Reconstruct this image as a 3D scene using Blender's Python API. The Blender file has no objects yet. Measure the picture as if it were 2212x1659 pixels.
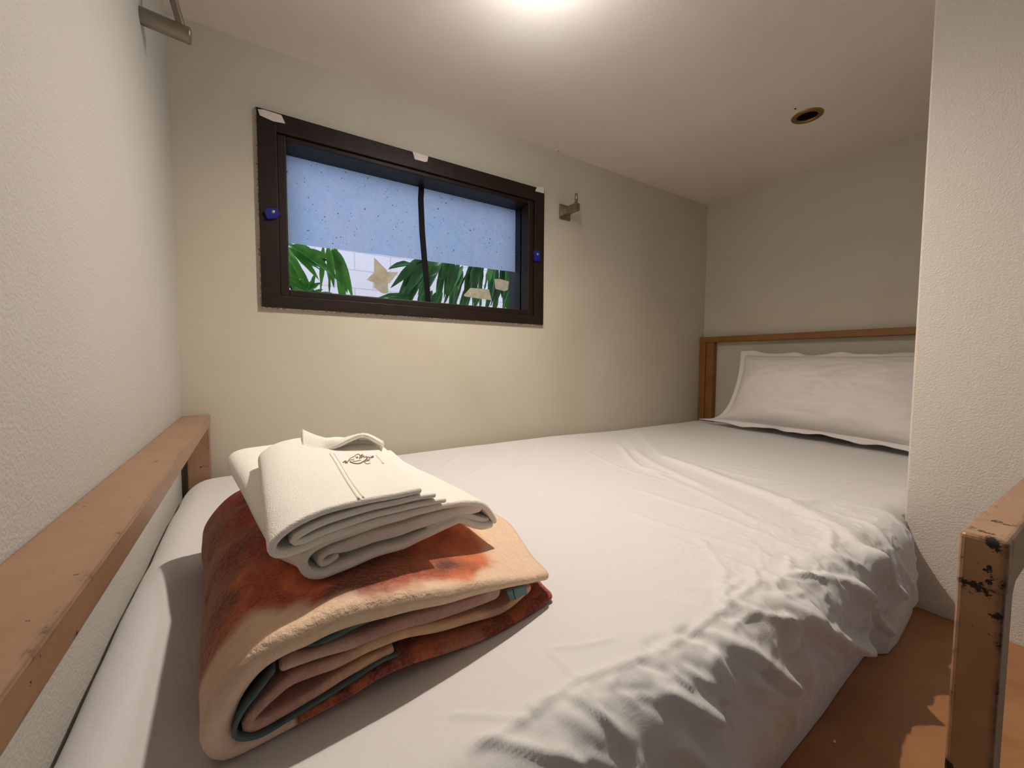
import bpy, bmesh, math, random
import numpy as np
from mathutils import Vector, Matrix, noise
random.seed(7)
SC = bpy.context.scene
COL = SC.collection

# ------------------------------------------------------------------ camera
IW, IH, F = 2212.0, 1659.0, 882.71
YAW, PITCH, ROLL = 0.568113, 0.054986, 0.005277
CAM = Vector((0.0, 0.0, 0.45))
fw = Vector((math.sin(YAW)*math.cos(PITCH), math.cos(YAW)*math.cos(PITCH), -math.sin(PITCH)))
rt0 = Vector((math.cos(YAW), -math.sin(YAW), 0)); up0 = rt0.cross(fw)
rt = rt0*math.cos(ROLL) + up0*math.sin(ROLL)
up = -rt0*math.sin(ROLL) + up0*math.cos(ROLL)
cd = bpy.data.cameras.new('camera'); cam = bpy.data.objects.new('camera', cd); COL.objects.link(cam)
cd.sensor_fit = 'HORIZONTAL'; cd.sensor_width = 36.0; cd.lens = 36.0*F/IW
cd.clip_start = 0.005; cd.clip_end = 100
M4 = Matrix((rt, up, -fw)).transposed().to_4x4(); M4.translation = CAM
cam.matrix_world = M4
SC.camera = cam

# ------------------------------------------------------------------ world, view, room fill
w = bpy.data.worlds.new('sky'); SC.world = w; w.use_nodes = True
bgn = w.node_tree.nodes['Background']
bgn.inputs[0].default_value = (0.60, 0.79, 1.0, 1); bgn.inputs[1].default_value = 2.5
SC.view_settings.view_transform = 'Standard'; SC.view_settings.look = 'None'
SC.view_settings.gamma = 1.0; SC.view_settings.exposure = 0.0
SC.view_settings.use_curve_mapping = False

def light(name, kind, loc, energy, color, **kw):
    l = bpy.data.lights.new(name, kind); l.energy = energy; l.color = color
    for k, v in kw.items(): setattr(l, k, v)
    o = bpy.data.objects.new(name, l); o.location = loc; COL.objects.link(o); return o
# added soft blue fill for daylight from the unseen dormitory; no window there
dl = light('dormitory_fill', 'AREA', (0.55, -1.9, 0.35), 1.7, (0.66, 0.84, 1.0), shape='RECTANGLE', size=1.3, size_y=1.3)
dl.rotation_euler = (math.pi/2, 0, 0)
sun = light('sun', 'SUN', (0, 0, 4), 2.0, (1.0, 0.95, 0.92), angle=0.01)
sun.rotation_euler = Vector((0.35, 0.62, -1.0)).to_track_quat('-Z', 'Y').to_euler()

# ------------------------------------------------------------------ main dimensions
XL, XR, YW = -0.138, 1.888, 1.2           # left wall, head wall, window wall
ZM, ZC = 0.180, 1.210                     # mattress top, ceiling
XP, YP = 1.0285, 0.2375                   # partition face and end
ZR = 0.3215                               # footboard and guard rail top
R_ = math.radians

def at(px, py, axis, val):
    """point where the sight line through a photograph pixel meets the plane axis = val"""
    d = fw*F + rt*(px-IW/2) + up*(IH/2-py)
    return CAM + d*((val-CAM[axis])/d[axis])
def atp(px, py, n, dd):
    d = fw*F + rt*(px-IW/2) + up*(IH/2-py); n = Vector(n)
    return CAM + d*((dd-CAM.dot(n))/d.dot(n))

# ------------------------------------------------------------------ helpers
def lin(r, g, b):
    f = lambda c: (c/255/12.92) if c/255 <= .04045 else ((c/255+.055)/1.055)**2.4
    return (f(r), f(g), f(b), 1)
class NT:
    def __init__(s, name):
        s.m = bpy.data.materials.new(name); s.m.use_nodes = True; s.t = s.m.node_tree
        s.b = s.t.nodes['Principled BSDF']; s.out = s.t.nodes['Material Output']
    def n(s, typ, **kw):
        x = s.t.nodes.new(typ)
        for k, v in kw.items(): setattr(x, k, v)
        return x
    def l(s, a, b): s.t.links.new(a, b)
    def coord(s, scale=None):
        c = s.n('ShaderNodeTexCoord').outputs['Object']
        if scale:
            m = s.n('ShaderNodeMapping'); m.inputs['Scale'].default_value = scale; s.l(c, m.inputs[0]); return m.outputs[0]
        return c
    def noise(s, scale, detail=3, co=None, rough=.5, dist=0):
        x = s.n('ShaderNodeTexNoise'); x.inputs['Scale'].default_value = scale; x.inputs['Detail'].default_value = detail
        x.inputs['Roughness'].default_value = rough; x.inputs['Distortion'].default_value = dist
        s.l(co or s.coord(), x.inputs['Vector']); return x.outputs['Fac']
    def math(s, op, a, b=None):
        x = s.n('ShaderNodeMath', operation=op)
        for i, v in enumerate((a, b)):
            if v is None: continue
            if isinstance(v, (int, float)): x.inputs[i].default_value = v
            else: s.l(v, x.inputs[i])
        return x.outputs[0]
    def ramp(s, fac, p0, p1, c0=(0,0,0,1), c1=(1,1,1,1)):
        x = s.n('ShaderNodeValToRGB'); e = x.color_ramp.elements
        e[0].position = p0; e[1].position = p1; e[0].color = c0; e[1].color = c1
        s.l(fac, x.inputs[0]); return x.outputs[0]
    def mix(s, fac, a, b, mode='MIX'):
        x = s.n('ShaderNodeMix', data_type='RGBA', blend_type=mode)
        for i, v in ((0, fac), (6, a), (7, b)):
            if isinstance(v, (int, float)): x.inputs[i].default_value = v
            elif isinstance(v, tuple): x.inputs[i].default_value = v
            else: s.l(v, x.inputs[i])
        return x.outputs[2]
    def col(s, v):
        if isinstance(v, tuple): s.b.inputs['Base Color'].default_value = v
        else: s.l(v, s.b.inputs['Base Color'])
    def bump(s, h, dist, strength=1.0):
        x = s.n('ShaderNodeBump'); x.inputs['Distance'].default_value = dist; x.inputs['Strength'].default_value = strength
        s.l(h, x.inputs['Height']); s.l(x.outputs[0], s.b.inputs['Normal']); return x
    def set(s, **kw):
        for k, v in kw.items(): s.b.inputs[k.replace('_', ' ')].default_value = v
        return s.m

def m_simple(name, c, rough=.6, metal=0, **kw):
    t = NT(name); t.col(c); t.set(Roughness=rough, Metallic=metal, **kw); return t.m
def m_wall(name, c, c2, scale, depth, rough=.75, smudge=.25):
    t = NT(name)
    n1 = t.noise(2.2, 4, dist=.6); f = t.ramp(n1, .42, .72)
    cc = t.mix(t.math('MULTIPLY', f, smudge), c, c2)
    t.col(cc)
    h = t.noise(scale, 4, rough=.55)
    t.bump(h, depth, 1.0); t.set(Roughness=rough); return t.m
M_LEFT = m_wall('stippled_cream_paint', lin(193, 189, 181), lin(182, 176, 164), 310, .0010, .8)
M_BACK = m_wall('smooth_cream_paint', lin(203, 196, 178), lin(184, 173, 150), 90, .0003, .62, .45)
M_CEIL = m_wall('ceiling_paint', lin(224, 214, 202), lin(212, 198, 182), 120, .0003, .55, .35)
M_PART = m_wall('stippled_partition_paint', lin(228, 220, 208), lin(216, 205, 188), 340, .0013, .8)
M_PLASTER = m_simple('grey_room_plaster', lin(190, 188, 184), .8)

def m_wood(name, c, c2, chip, chipcol, rough=.38):
    """painted wood with worn, chipped edges"""
    t = NT(name)
    base = t.mix(t.ramp(t.noise(14, 5, dist=.8), .35, .7), c, c2)
    bv = t.n('ShaderNodeBevel'); bv.samples = 4; bv.inputs['Radius'].default_value = .008
    ge = t.n('ShaderNodeNewGeometry')
    dp = t.n('ShaderNodeVectorMath', operation='DOT_PRODUCT'); t.l(bv.outputs[0], dp.inputs[0]); t.l(ge.outputs['True Normal'], dp.inputs[1])
    edge = t.math('SUBTRACT', 1.0, dp.outputs['Value'])
    n1 = t.noise(45, 5, rough=.7)
    v = t.math('ADD', t.math('MULTIPLY', edge, .75), t.math('MULTIPLY', n1, 1.0))
    msk = t.ramp(v, 1.0-chip, 1.0-chip+.012)
    t.col(t.mix(msk, base, chipcol))
    spk = t.ramp(t.noise(420, 2), .73, .76)
    t.bump(t.math('SUBTRACT', t.math('MULTIPLY', t.noise(160, 3), .15), t.math('MULTIPLY', msk, .8)), .0012, .7)
    t.set(Roughness=rough); return t.m
M_WOOD = m_wood('tan_painted_wood', lin(158, 124, 96), lin(148, 113, 84), .33, lin(48, 30, 20))
M_WOOD_CHIP = m_wood('worn_tan_painted_wood', lin(178, 138, 105), lin(162, 118, 82), .375, lin(38, 26, 20), .32)
M_BOARD = m_wood('tan_painted_board', lin(176, 126, 82), lin(160, 108, 66), .22, lin(52, 32, 20), .45)
M_STEEL = m_simple('brushed_steel', lin(150, 142, 128), .32, 1.0)
M_BRASS = m_simple('aged_brass', lin(150, 118, 60), .35, .9)
M_DARK = m_simple('dark_cavity', lin(14, 12, 14), .8)

def newmesh(name, verts, faces, mat=None, parent=None, smooth=False, colors=None, uvs=None):
    me = bpy.data.meshes.new(name); me.from_pydata([tuple(v) for v in verts], [], faces); me.update()
    if colors is not None:
        ca = me.color_attributes.new('tint', 'FLOAT_COLOR', 'POINT')
        ca.data.foreach_set('color', np.asarray(colors, dtype=np.float32).ravel())
    o = bpy.data.objects.new(name, me); COL.objects.link(o)
    if mat: me.materials.append(mat)
    if smooth: me.polygons.foreach_set('use_smooth', [True]*len(me.polygons))
    if parent is not None: o.parent = parent; o.matrix_parent_inverse = parent.matrix_world.inverted()
    return o
def objbm(name, bm, mat, parent=None, smooth=False):
    bmesh.ops.recalc_face_normals(bm, faces=bm.faces)
    me = bpy.data.meshes.new(name); bm.to_mesh(me); bm.free()
    o = bpy.data.objects.new(name, me); COL.objects.link(o); me.materials.append(mat)
    if smooth: me.polygons.foreach_set('use_smooth', [True]*len(me.polygons))
    if parent is not None: o.parent = parent; o.matrix_parent_inverse = parent.matrix_world.inverted()
    return o
def box(bm, a, b, bev=0, seg=2):
    r = bmesh.ops.create_cube(bm, size=1)
    vs = r['verts']
    for v in vs:
        for i in range(3): v.co[i] = (a[i]+b[i])/2 + v.co[i]*(b[i]-a[i])
    if bev:
        es = list({e for v in vs for e in v.link_edges})
        bmesh.ops.bevel(bm, geom=es, offset=bev, segments=seg, affect='EDGES', profile=.5)
    return bm
def boxobj(name, a, b, mat, parent=None, bev=0, seg=2):
    bm = bmesh.new(); box(bm, a, b, bev, seg); return objbm(name, bm, mat, parent)
def tube(bm, pts, r, seg=10, caps=True):
    pts = [Vector(p) for p in pts]; rings = []
    rr = r if isinstance(r, (list, tuple)) else [r]*len(pts)
    n0 = None
    for i, p in enumerate(pts):
        t = (pts[min(i+1, len(pts)-1)]-pts[max(i-1, 0)]).normalized()
        if n0 is None:
            n0 = t.orthogonal().normalized()
        n0 = (n0 - t*n0.dot(t)).normalized(); b = t.cross(n0)
        rings.append([bm.verts.new(p + (n0*math.cos(a)+b*math.sin(a))*rr[i]) for a in [2*math.pi*k/seg for k in range(seg)]])
    for i in range(len(rings)-1):
        for k in range(seg):
            bm.faces.new((rings[i][k], rings[i][(k+1)%seg], rings[i+1][(k+1)%seg], rings[i+1][k]))
    if caps: bm.faces.new(rings[0][::-1]); bm.faces.new(rings[-1])
def empty(name, loc):
    o = bpy.data.objects.new(name, None); o.location = loc; o.empty_display_size = .05; COL.objects.link(o)
    bpy.context.view_layer.update(); return o
def tag(o, label=None, cat=None, group=None, kind=None):
    if label: o['label'] = label
    if cat: o['category'] = cat
    if group: o['group'] = group
    if kind: o['kind'] = kind
    return o
def struct(o): o['kind'] = 'structure'; return o

def crom(pts, n=8):
    P = [np.array(p, float) for p in pts]; P = [2*P[0]-P[1]]+P+[2*P[-1]-P[-2]]; out = []
    for i in range(1, len(P)-2):
        for k in range(n):
            t_ = k/n; a, b, c, d = P[i-1:i+3]
            out.append(.5*((2*b)+(c-a)*t_+(2*a-5*b+4*c-d)*t_*t_+(3*b-a-3*c+d)*t_**3))
    out.append(P[-2]); return out
# ------------------------------------------------------------------ the shell
WX0, WX1, WZ0, WZ1 = 0.026, 0.891, 0.582, 1.058       # window hole
bm = bmesh.new()
box(bm, (XL-.1, YW, -1.25), (WX0, YW+.12, ZC+.1)); box(bm, (WX1, YW, -1.25), (XR+.12, YW+.12, ZC+.1))
box(bm, (WX0, YW, -1.25), (WX1, YW+.12, WZ0)); box(bm, (WX0, YW, WZ1), (WX1, YW+.12, ZC+.1))
struct(objbm('wall_back', bm, M_BACK))
struct(boxobj('wall_left', (XL-.1, -2.3, -1.25), (XL, YW, ZC+.1), M_LEFT))
struct(boxobj('wall_right', (XR, YP, -1.25), (XR+.12, YW, ZC+.1), M_BACK))
struct(boxobj('wall_partition', (XP, -2.3, -1.25), (XR+.12, YP, ZC+.1), M_PART, bev=.003))
struct(boxobj('wall_front', (XL-.1, -2.42, -1.25), (XR+.12, -2.3, ZC+.1), M_PLASTER))
struct(boxobj('floor', (XL-.1, -2.42, -1.35), (XR+.12, YW+.12, -1.25), m_simple('grey_floor_tile', lin(120, 112, 104), .5)))
# ceiling with the empty downlight hole and the lamp hole
HC, HR = (1.462, 0.610), 0.029
bm = bmesh.new()
def ring_square(cx, cy, r, hs, z, n=32):
    inner, outer = [], []
    for k in range(n):
        a = 2*math.pi*k/n; c, s = math.cos(a), math.sin(a); m = max(abs(c), abs(s))
        inner.append(bm.verts.new((cx+c*r, cy+s*r, z))); outer.append(bm.verts.new((cx+c/m*hs, cy+s/m*hs, z)))
    for k in range(n): bm.faces.new((inner[k], inner[(k+1)%n], outer[(k+1)%n], outer[k]))
    top = [bm.verts.new((v.co.x, v.co.y, z+.1)) for v in inner]
    for k in range(n): bm.faces.new((inner[k], top[k], top[(k+1)%n], inner[(k+1)%n]))
    bm.faces.new(top)
hs = .07
ring_square(HC[0], HC[1], HR, hs, ZC)
def quad(x0, y0, x1, y1): bm.faces.new([bm.verts.new(p) for p in ((x0,y0,ZC),(x1,y0,ZC),(x1,y1,ZC),(x0,y1,ZC))])
X0, X1, Y0, Y1 = XL-.1, XR+.12, -2.42, YW+.12
quad(X0, Y0, HC[0]-hs, Y1); quad(HC[0]+hs, Y0, X1, Y1); quad(HC[0]-hs, Y0, HC[0]+hs, HC[1]-hs); quad(HC[0]-hs, HC[1]+hs, HC[0]+hs, Y1)
# the roof slab above
bm2 = bmesh.new(); box(bm2, (X0, Y0, ZC+.101), (X1, Y1, ZC+.25)); me_t = bpy.data.meshes.new('t'); bm2.to_mesh(me_t); bm2.free(); bm.from_mesh(me_t); bpy.data.meshes.remove(me_t)
ceil = objbm('ceiling', bm, M_CEIL); struct(ceil)

# ------------------------------------------------------------------ lamp (just above the frame) with its beam and an added fill
LX, LY, LZ = 0.475, 0.645, ZC
def disc_ring(name, cx, cy, z, prof, mat, parent, n=48):
    bm = bmesh.new(); rings = []
    for r, dz in prof: rings.append([bm.verts.new((cx+math.cos(2*math.pi*k/n)*r, cy+math.sin(2*math.pi*k/n)*r, z+dz)) for k in range(n)] if r > 1e-6 else [bm.verts.new((cx, cy, z+dz))])
    for a, b in zip(rings[:-1], rings[1:]):
        for k in range(n):
            if len(b) == 1: bm.faces.new((a[k], a[(k+1)%n], b[0]))
            elif len(a) == 1: bm.faces.new((a[0], b[(k+1)%n], b[k]))
            else: bm.faces.new((a[k], a[(k+1)%n], b[(k+1)%n], b[k]))
    return objbm(name, bm, mat, parent, True)
lamp = empty('ceiling_lamp', (LX, LY, ZC)); tag(lamp, 'small round brass-rimmed ceiling lamp glowing over the bed', 'lamp')
disc_ring('lamp_rim', LX, LY, ZC, [(.047, 0), (.047, -.003), (.043, -.006), (.030, -.005), (.028, 0)], M_BRASS, lamp)
t = NT('lit_lamp_lens'); t.b.inputs['Emission Color'].default_value = lin(255, 236, 214); t.b.inputs['Emission Strength'].default_value = 5.0
disc_ring('lamp_lens', LX, LY, ZC, [(.028, -.002), (.024, -.006), (.013, -.009), (0, -.010)], t.m, lamp)
sp = light('lamp_beam', 'SPOT', (LX, LY, ZC-.016), 32.5, (1.0, .88, .775), spot_size=R_(160), spot_blend=1.0, shadow_soft_size=.010)
sp.parent = lamp; sp.matrix_parent_inverse = lamp.matrix_world.inverted()
gl = light('ceiling_glow_fill', 'POINT', (LX, LY, ZC-.12), 2.3, (.96, .97, 1.0), shadow_soft_size=.012)  # added bare point below the lens to brighten ceiling and upper walls
gl.parent = lamp; gl.matrix_parent_inverse = lamp.matrix_world.inverted()

# ------------------------------------------------------------------ empty downlight
dn = empty('empty_downlight', (HC[0], HC[1], ZC)); tag(dn, 'empty round downlight hole with an aged brass rim in the ceiling', 'downlight')
disc_ring('brass_rim', HC[0], HC[1], ZC, [(.0415, 0), (.0415, -.002), (.039, -.004), (.034, -.0035), (.031, -.005), (.028, -.004), (.027, .004), (.0265, .02)], M_BRASS, dn)
disc_ring('lamp_socket', HC[0], HC[1], ZC, [(.0268, .0), (.0262, .03), (.0255, .088), (0, .09)], M_DARK, dn)
bm = bmesh.new(); tube(bm, [(HC[0]-.012, HC[1]-.008, ZC+.028), (HC[0]+.002, HC[1]-.004, ZC+.012), (HC[0]+.016, HC[1]+.004, ZC+.025)], .0018, 8)
objbm('spring_clip', bm, M_STEEL, dn, True)

# ------------------------------------------------------------------ window
t = NT('dark_brown_aluminium'); t.col(t.mix(t.ramp(t.noise(30, 3), .35, .7), lin(36, 22, 13), lin(27, 17, 10))); t.set(Roughness=.5); t.b.inputs['Specular IOR Level'].default_value = .3; M_FR = t.m
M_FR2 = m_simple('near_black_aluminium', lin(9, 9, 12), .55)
win = empty('window_1', ((WX0+WX1)/2, YW, WZ0)); struct(win)
def frame4(name, x0, x1, z0, z1, wl, wr, wt, wb, ya, yb, mat, bev=.002):
    bm = bmesh.new()
    box(bm, (x0, ya, z0), (x0+wl, yb, z1), bev); box(bm, (x1-wr, ya, z0), (x1, yb, z1), bev)
    box(bm, (x0+wl-.001, ya+.0004, z1-wt), (x1-wr+.001, yb-.0004, z1), bev); box(bm, (x0+wl-.001, ya+.0004, z0), (x1-wr+.001, yb-.0004, z0+wb), bev)
    return objbm(name, bm, mat, win)
GY = YW+.08
frame4('window_frame', WX0, WX1, WZ0, WZ1, .041, .040, .046, .031, YW-.012, YW+.04, M_FR, .0015)
frame4('window_sash', WX0+.040, WX1-.039, WZ0+.030, WZ1-.045, .022, .024, .014, .019, YW-.004, YW+.05, M_FR, .003)
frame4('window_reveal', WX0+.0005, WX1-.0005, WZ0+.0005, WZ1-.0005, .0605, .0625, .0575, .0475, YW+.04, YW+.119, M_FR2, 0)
t = NT('window_glass'); t.set(Roughness=.02, IOR=1.25, Alpha=1.0); t.b.inputs['Transmission Weight'].default_value = 1.0; t.col(lin(250, 252, 255)); M_GLASS = t.m
boxobj('window_pane', (WX0+.055, GY, WZ0+.044), (WX1-.055, GY+.004, WZ1-.05), M_GLASS, win)
# frosted film stuck on the upper part of the pane
t = NT('frosted_film')
gr = t.noise(55, 6, rough=.7); g2 = t.noise(9, 3, dist=1.0); spk = t.ramp(t.noise(170, 2), .27, .31)
streak = t.noise(18, 3, t.coord((1, 1, .12)))
c = t.mix(t.ramp(gr, .3, .75), lin(190, 218, 250), lin(222, 234, 252)); c = t.mix(t.math('MULTIPLY', t.ramp(g2, .35, .7), .5), c, lin(228, 228, 250))
c = t.mix(t.math('MULTIPLY', t.ramp(streak, .45, .7), .35), c, lin(186, 216, 250))
c = t.mix(spk, lin(70, 85, 120), c)
tr = t.n('ShaderNodeBsdfTranslucent'); df = t.n('ShaderNodeBsdfDiffuse'); t.l(c, tr.inputs[0]); t.l(c, df.inputs[0])
mx = t.n('ShaderNodeMixShader'); mx.inputs[0].default_value = .06; t.l(tr.outputs[0], mx.inputs[1]); t.l(df.outputs[0], mx.inputs[2]); t.l(mx.outputs[0], t.out.inputs[0])
M_FILM = t.m
zf0, zf1 = at(622, 525, 1, GY).z, at(1113, 588, 1, GY).z
bm = bmesh.new()
x0, x1 = WX0+.058, WX1-.064
N = 24; lo = []; hi = []; lo2 = []; hi2 = []
for i in range(N+1):
    x = x0+(x1-x0)*i/N; zb = zf0+(zf1-zf0)*i/N + .0007*math.sin(i*1.7)
    lo.append(bm.verts.new((x, GY-.0012, zb))); hi.append(bm.verts.new((x, GY-.0012, WZ1-.052)))
    lo2.append(bm.verts.new((x, GY-.0003, zb))); hi2.append(bm.verts.new((x, GY-.0003, WZ1-.052)))
for i in range(N):
    bm.faces.new((lo[i], lo[i+1], hi[i+1], hi[i])); 
for v in lo2+hi2: bm.verts.remove(v)
objbm('frosted_film', bm, M_FILM, win)
# bent black cable-like mullion in front of the pane
bm = bmesh.new()
pts = [at(px, py, 1, GY-.008) for px, py in ((911, 395), (909, 430), (912, 500), (917, 560), (922, 610), (925, 655))]
prev = None
for p in pts:
    s = [bm.verts.new((p.x+dx, p.y+dy, p.z)) for dx, dy in ((-.0075, -.005), (.0075, -.005), (.0075, .006), (-.0075, .006))]
    if prev:
        for k in range(4): bm.faces.new((prev[k], prev[(k+1)%4], s[(k+1)%4], s[k]))
    else: bm.faces.new(s[::-1])
    prev = s
bm.faces.new(prev)
objbm('mullion', bm, m_simple('black_rubber', lin(6, 6, 7), .95), win)
# filler ring around the frame: uneven plaster
def filler():
    bm = bmesh.new(); rnd = random.Random(3)
    def strip(p0, p1, out):
        n = 60; A = []; B = []
        for i in range(n+1):
            f = i/n; p = Vector(p0).lerp(Vector(p1), f)
            wd = .0012+.0035*abs(noise.noise(Vector((f*9, out.x*3, out.z*5)))) + .001*rnd.random()
            A.append((bm.verts.new(p + Vector((0, -.0035, 0))), bm.verts.new(p + out*wd + Vector((0, 0.0005, 0)))))
        for i in range(n): bm.faces.new((A[i][0], A[i+1][0], A[i+1][1], A[i][1]))
    y = YW-.0005
    strip((WX0-.004, y, WZ0), (WX1+.004, y, WZ0), Vector((0, 0, -1)))
    strip((WX0-.004, y, WZ1), (WX1+.004, y, WZ1), Vector((0, 0, 1)))
    strip((WX0, y, WZ0-.004), (WX0, y, WZ1+.004), Vector((-1, 0, 0)))
    strip((WX1, y, WZ0-.004), (WX1, y, WZ1+.004), Vector((1, 0, 0)))
    return bm
t = NT('rough_filler'); t.col(t.mix(t.ramp(t.noise(160, 4), .42, .58), lin(128, 108, 88), lin(212, 202, 184))); t.bump(t.noise(200, 4), .002); t.set(Roughness=.85)
objbm('plaster_filler', filler(), t.m, win)
# paper and tape scraps
def scrap(name, pxs, yplane, mat, label, thick=.0008, cat='tape', group=None, parent=None):
    P = [at(px, py, 1, yplane) for px, py in pxs]
    bm = bmesh.new()
    a = [bm.verts.new((p.x, yplane-thick, p.z)) for p in P]; b = [bm.verts.new((p.x, yplane, p.z)) for p in P]
    n = len(P); bm.faces.new(a); bm.faces.new(b[::-1])
    for k in range(n): bm.faces.new((a[k], b[k], b[(k+1)%n], a[(k+1)%n]))
    o = objbm(name, bm, mat, parent)
    if label: tag(o, label, cat, group)
    return o
M_PAPER = m_simple('torn_white_paper', lin(222, 214, 204), .8)
YF = YW-.0122
scrap('paper_scrap', [(557, 236), (570, 237), (608, 249), (616, 267), (590, 262), (561, 249)], YF, M_PAPER, 'torn white paper scrap on the upper left corner of the window frame', cat='paper')
scrap('paper_scrap', [(891, 327), (925, 338), (923, 349), (918, 350), (896, 344)], YF, M_PAPER, 'small white paper tab at the middle of the window frame top', cat='paper')
scrap('paper_scrap', [(1160, 403), (1175, 404), (1175, 418), (1156, 413)], YF, M_PAPER, 'tiny torn paper scrap on the upper right corner of the window frame', cat='paper')
t = NT('masking_tape'); tr = t.n('ShaderNodeBsdfTranslucent'); cc = t.mix(t.ramp(t.noise(60, 3), .3, .7), lin(206, 200, 176), lin(226, 222, 206)); t.l(cc, tr.inputs[0]); t.col(cc); t.set(Roughness=.7)
mx = t.n('ShaderNodeMixShader'); mx.inputs[0].default_value = .55; t.l(tr.outputs[0], mx.inputs[1]); t.l(t.b.outputs[0], mx.inputs[2]); t.l(mx.outputs[0], t.out.inputs[0]); M_TAPE = t.m
TY = GY-.0006
tp = empty('masking_tape', at(822, 600, 1, TY)); tag(tp, 'crossed star-shaped pieces of yellowed tape on the left part of the pane', 'tape')
scrap('tape_strip', [(808, 556), (836, 584), (839, 634), (827, 634), (808, 622)], TY, M_TAPE, None, .0005, parent=tp)
scrap('tape_strip', [(792, 604), (810, 586), (852, 588), (861, 587), (842, 612), (812, 612), (800, 608)], TY-.0006, M_TAPE, None, .0005, parent=tp)
scrap('masking_tape', [(1002, 637), (1016, 622), (1056, 625), (1062, 649), (1035, 645), (1003, 640)], TY, M_TAPE, 'arrow-shaped strip of pale tape low on the right part of the pane', .0006)
scrap('masking_tape', [(1068, 603), (1078, 602), (1099, 608), (1097, 626), (1090, 629), (1070, 624)], TY, M_TAPE, 'small square of pale tape near the right edge of the pane', .0006)
# blue catches
M_BLUE = m_simple('blue_plastic', lin(24, 30, 120), .35)
M_SCREW = m_simple('screw_steel', lin(190, 190, 196), .3, 1.0)
def catch(pxs, spx, label, side):
    base = at(spx[0], spx[1], 1, YF); e = empty('window_catch', base); tag(e, label, 'catch', 'blue catches on the window frame')
    P = [at(px, py, 1, YF) for px, py in pxs]; bm = bmesh.new()
    a = [bm.verts.new((p.x, YF-.007, p.z)) for p in P]; b = [bm.verts.new((p.x, YF, p.z)) for p in P]; n = len(P)
    bm.faces.new(a); bm.faces.new(b[::-1])
    for k in range(n): bm.faces.new((a[k], b[k], b[(k+1)%n], a[(k+1)%n]))
    bmesh.ops.bevel(bm, geom=bm.edges[:], offset=.0012, segments=2, affect='EDGES')
    objbm('catch_body', bm, M_BLUE, e)
    bm = bmesh.new(); bmesh.ops.create_uvsphere(bm, u_segments=16, v_segments=8, radius=.0042)
    for v in bm.verts: v.co = Vector((v.co.x+base.x, v.co.y*.45+YF-.0075, v.co.z+base.z))
    objbm('screw', bm, M_SCREW, e, True)
catch([(570, 458), (578, 450), (601, 452), (604, 466), (597, 473), (577, 475)], (590, 459), 'blue plastic catch screwed to the left side of the window frame', -1)
catch([(1151, 543), (1161, 541), (1165, 546), (1164, 565), (1153, 565)], (1159, 550), 'blue plastic catch screwed to the right side of the window frame', 1)

# ------------------------------------------------------------------ outside
t = NT('white_outside_brick'); br = t.n('ShaderNodeTexBrick'); br.inputs['Scale'].default_value = 2.2; t.l(t.coord((1, 1, 1)), br.inputs['Vector'])
mp = t.n('ShaderNodeMapping'); mp.inputs['Rotation'].default_value = (R_(90), 0, 0); t.l(t.coord(), mp.inputs[0]); t.l(mp.outputs[0], br.inputs['Vector'])
br.inputs['Color1'].default_value = lin(192, 178, 180); br.inputs['Color2'].default_value = lin(187, 173, 176); br.inputs['Mortar'].default_value = lin(166, 153, 158)
br.inputs['Mortar Size'].default_value = .008; t.l(br.outputs[0], t.b.inputs['Base Color']); t.set(Roughness=.9)
o = boxobj('neighbour_wall', (-1.2, 2.75, -1.3), (4.2, 2.9, 3.2), t.m); struct(o); o.name = 'wall_outside'
def leafmat(name, c1, c2):
    t = NT(name); cc = t.mix(t.ramp(t.noise(14, 3), .3, .7), c1, c2); t.col(cc); t.set(Roughness=.35)
    tr = t.n('ShaderNodeBsdfTranslucent'); t.l(cc, tr.inputs[0]); mx = t.n('ShaderNodeMixShader'); mx.inputs[0].default_value = .35
    t.l(t.b.outputs[0], mx.inputs[1]); t.l(tr.outputs[0], mx.inputs[2]); t.l(mx.outputs[0], t.out.inputs[0]); return t.m
M_LF = leafmat('green_leaf', lin(52, 122, 40), lin(104, 160, 56)); M_LFD = leafmat('dark_green_leaf', lin(30, 84, 44), lin(74, 124, 52))
M_TWIG = m_simple('brown_twig', lin(40, 34, 32), .8)
def leaf(bm, base, d, L, W, nrm, droop=.25, rnd=random):
    d = d.normalized(); s = d.cross(nrm).normalized(); n = s.cross(d).normalized(); N = 9; prev = None
    wav = rnd.uniform(0, 6)
    for i in range(N+1):
        f = i/N; c = base + d*(L*f) + Vector((0, 0, -1))*(droop*L*f*f)
        hw = W*.5*(math.sin(math.pi*min(1, f**.8))**.8 if 0 < f < 1 else .02)
        rp = n*(.10*W*math.sin(f*18+wav))
        row = [bm.verts.new(c - s*hw + n*hw*.35 + rp), bm.verts.new(c), bm.verts.new(c + s*hw + n*hw*.35 - rp)]
        if prev:
            bm.faces.new((prev[0], prev[1], row[1], row[0])); bm.faces.new((prev[1], prev[2], row[2], row[1]))
        prev = row
tree = empty('mango_tree', (1.95, 1.95, -1.3)); tag(tree, 'green mango tree with long drooping leaves outside the window', 'tree')
def limb(name, pts, rs): 
    bm = bmesh.new(); tube(bm, crom([tuple(p) for p in pts], 5), [rs[0]+(rs[1]-rs[0])*k/((len(pts)-1)*5) for k in range((len(pts)-1)*5+1)], 10); return objbm(name, bm, M_TWIG, tree, True)
limb('trunk', [(1.95, 1.95, -1.3), (1.97, 1.93, -.4), (1.93, 1.97, .5), (1.9, 1.95, 1.3)], (.07, .05))
limb('branch', [(1.92, 1.96, .9), (1.6, 1.8, 1.02), (1.1, 1.66, .98), (.5, 1.62, 1.0), (.15, 1.62, .93)], (.022, .008))
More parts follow.
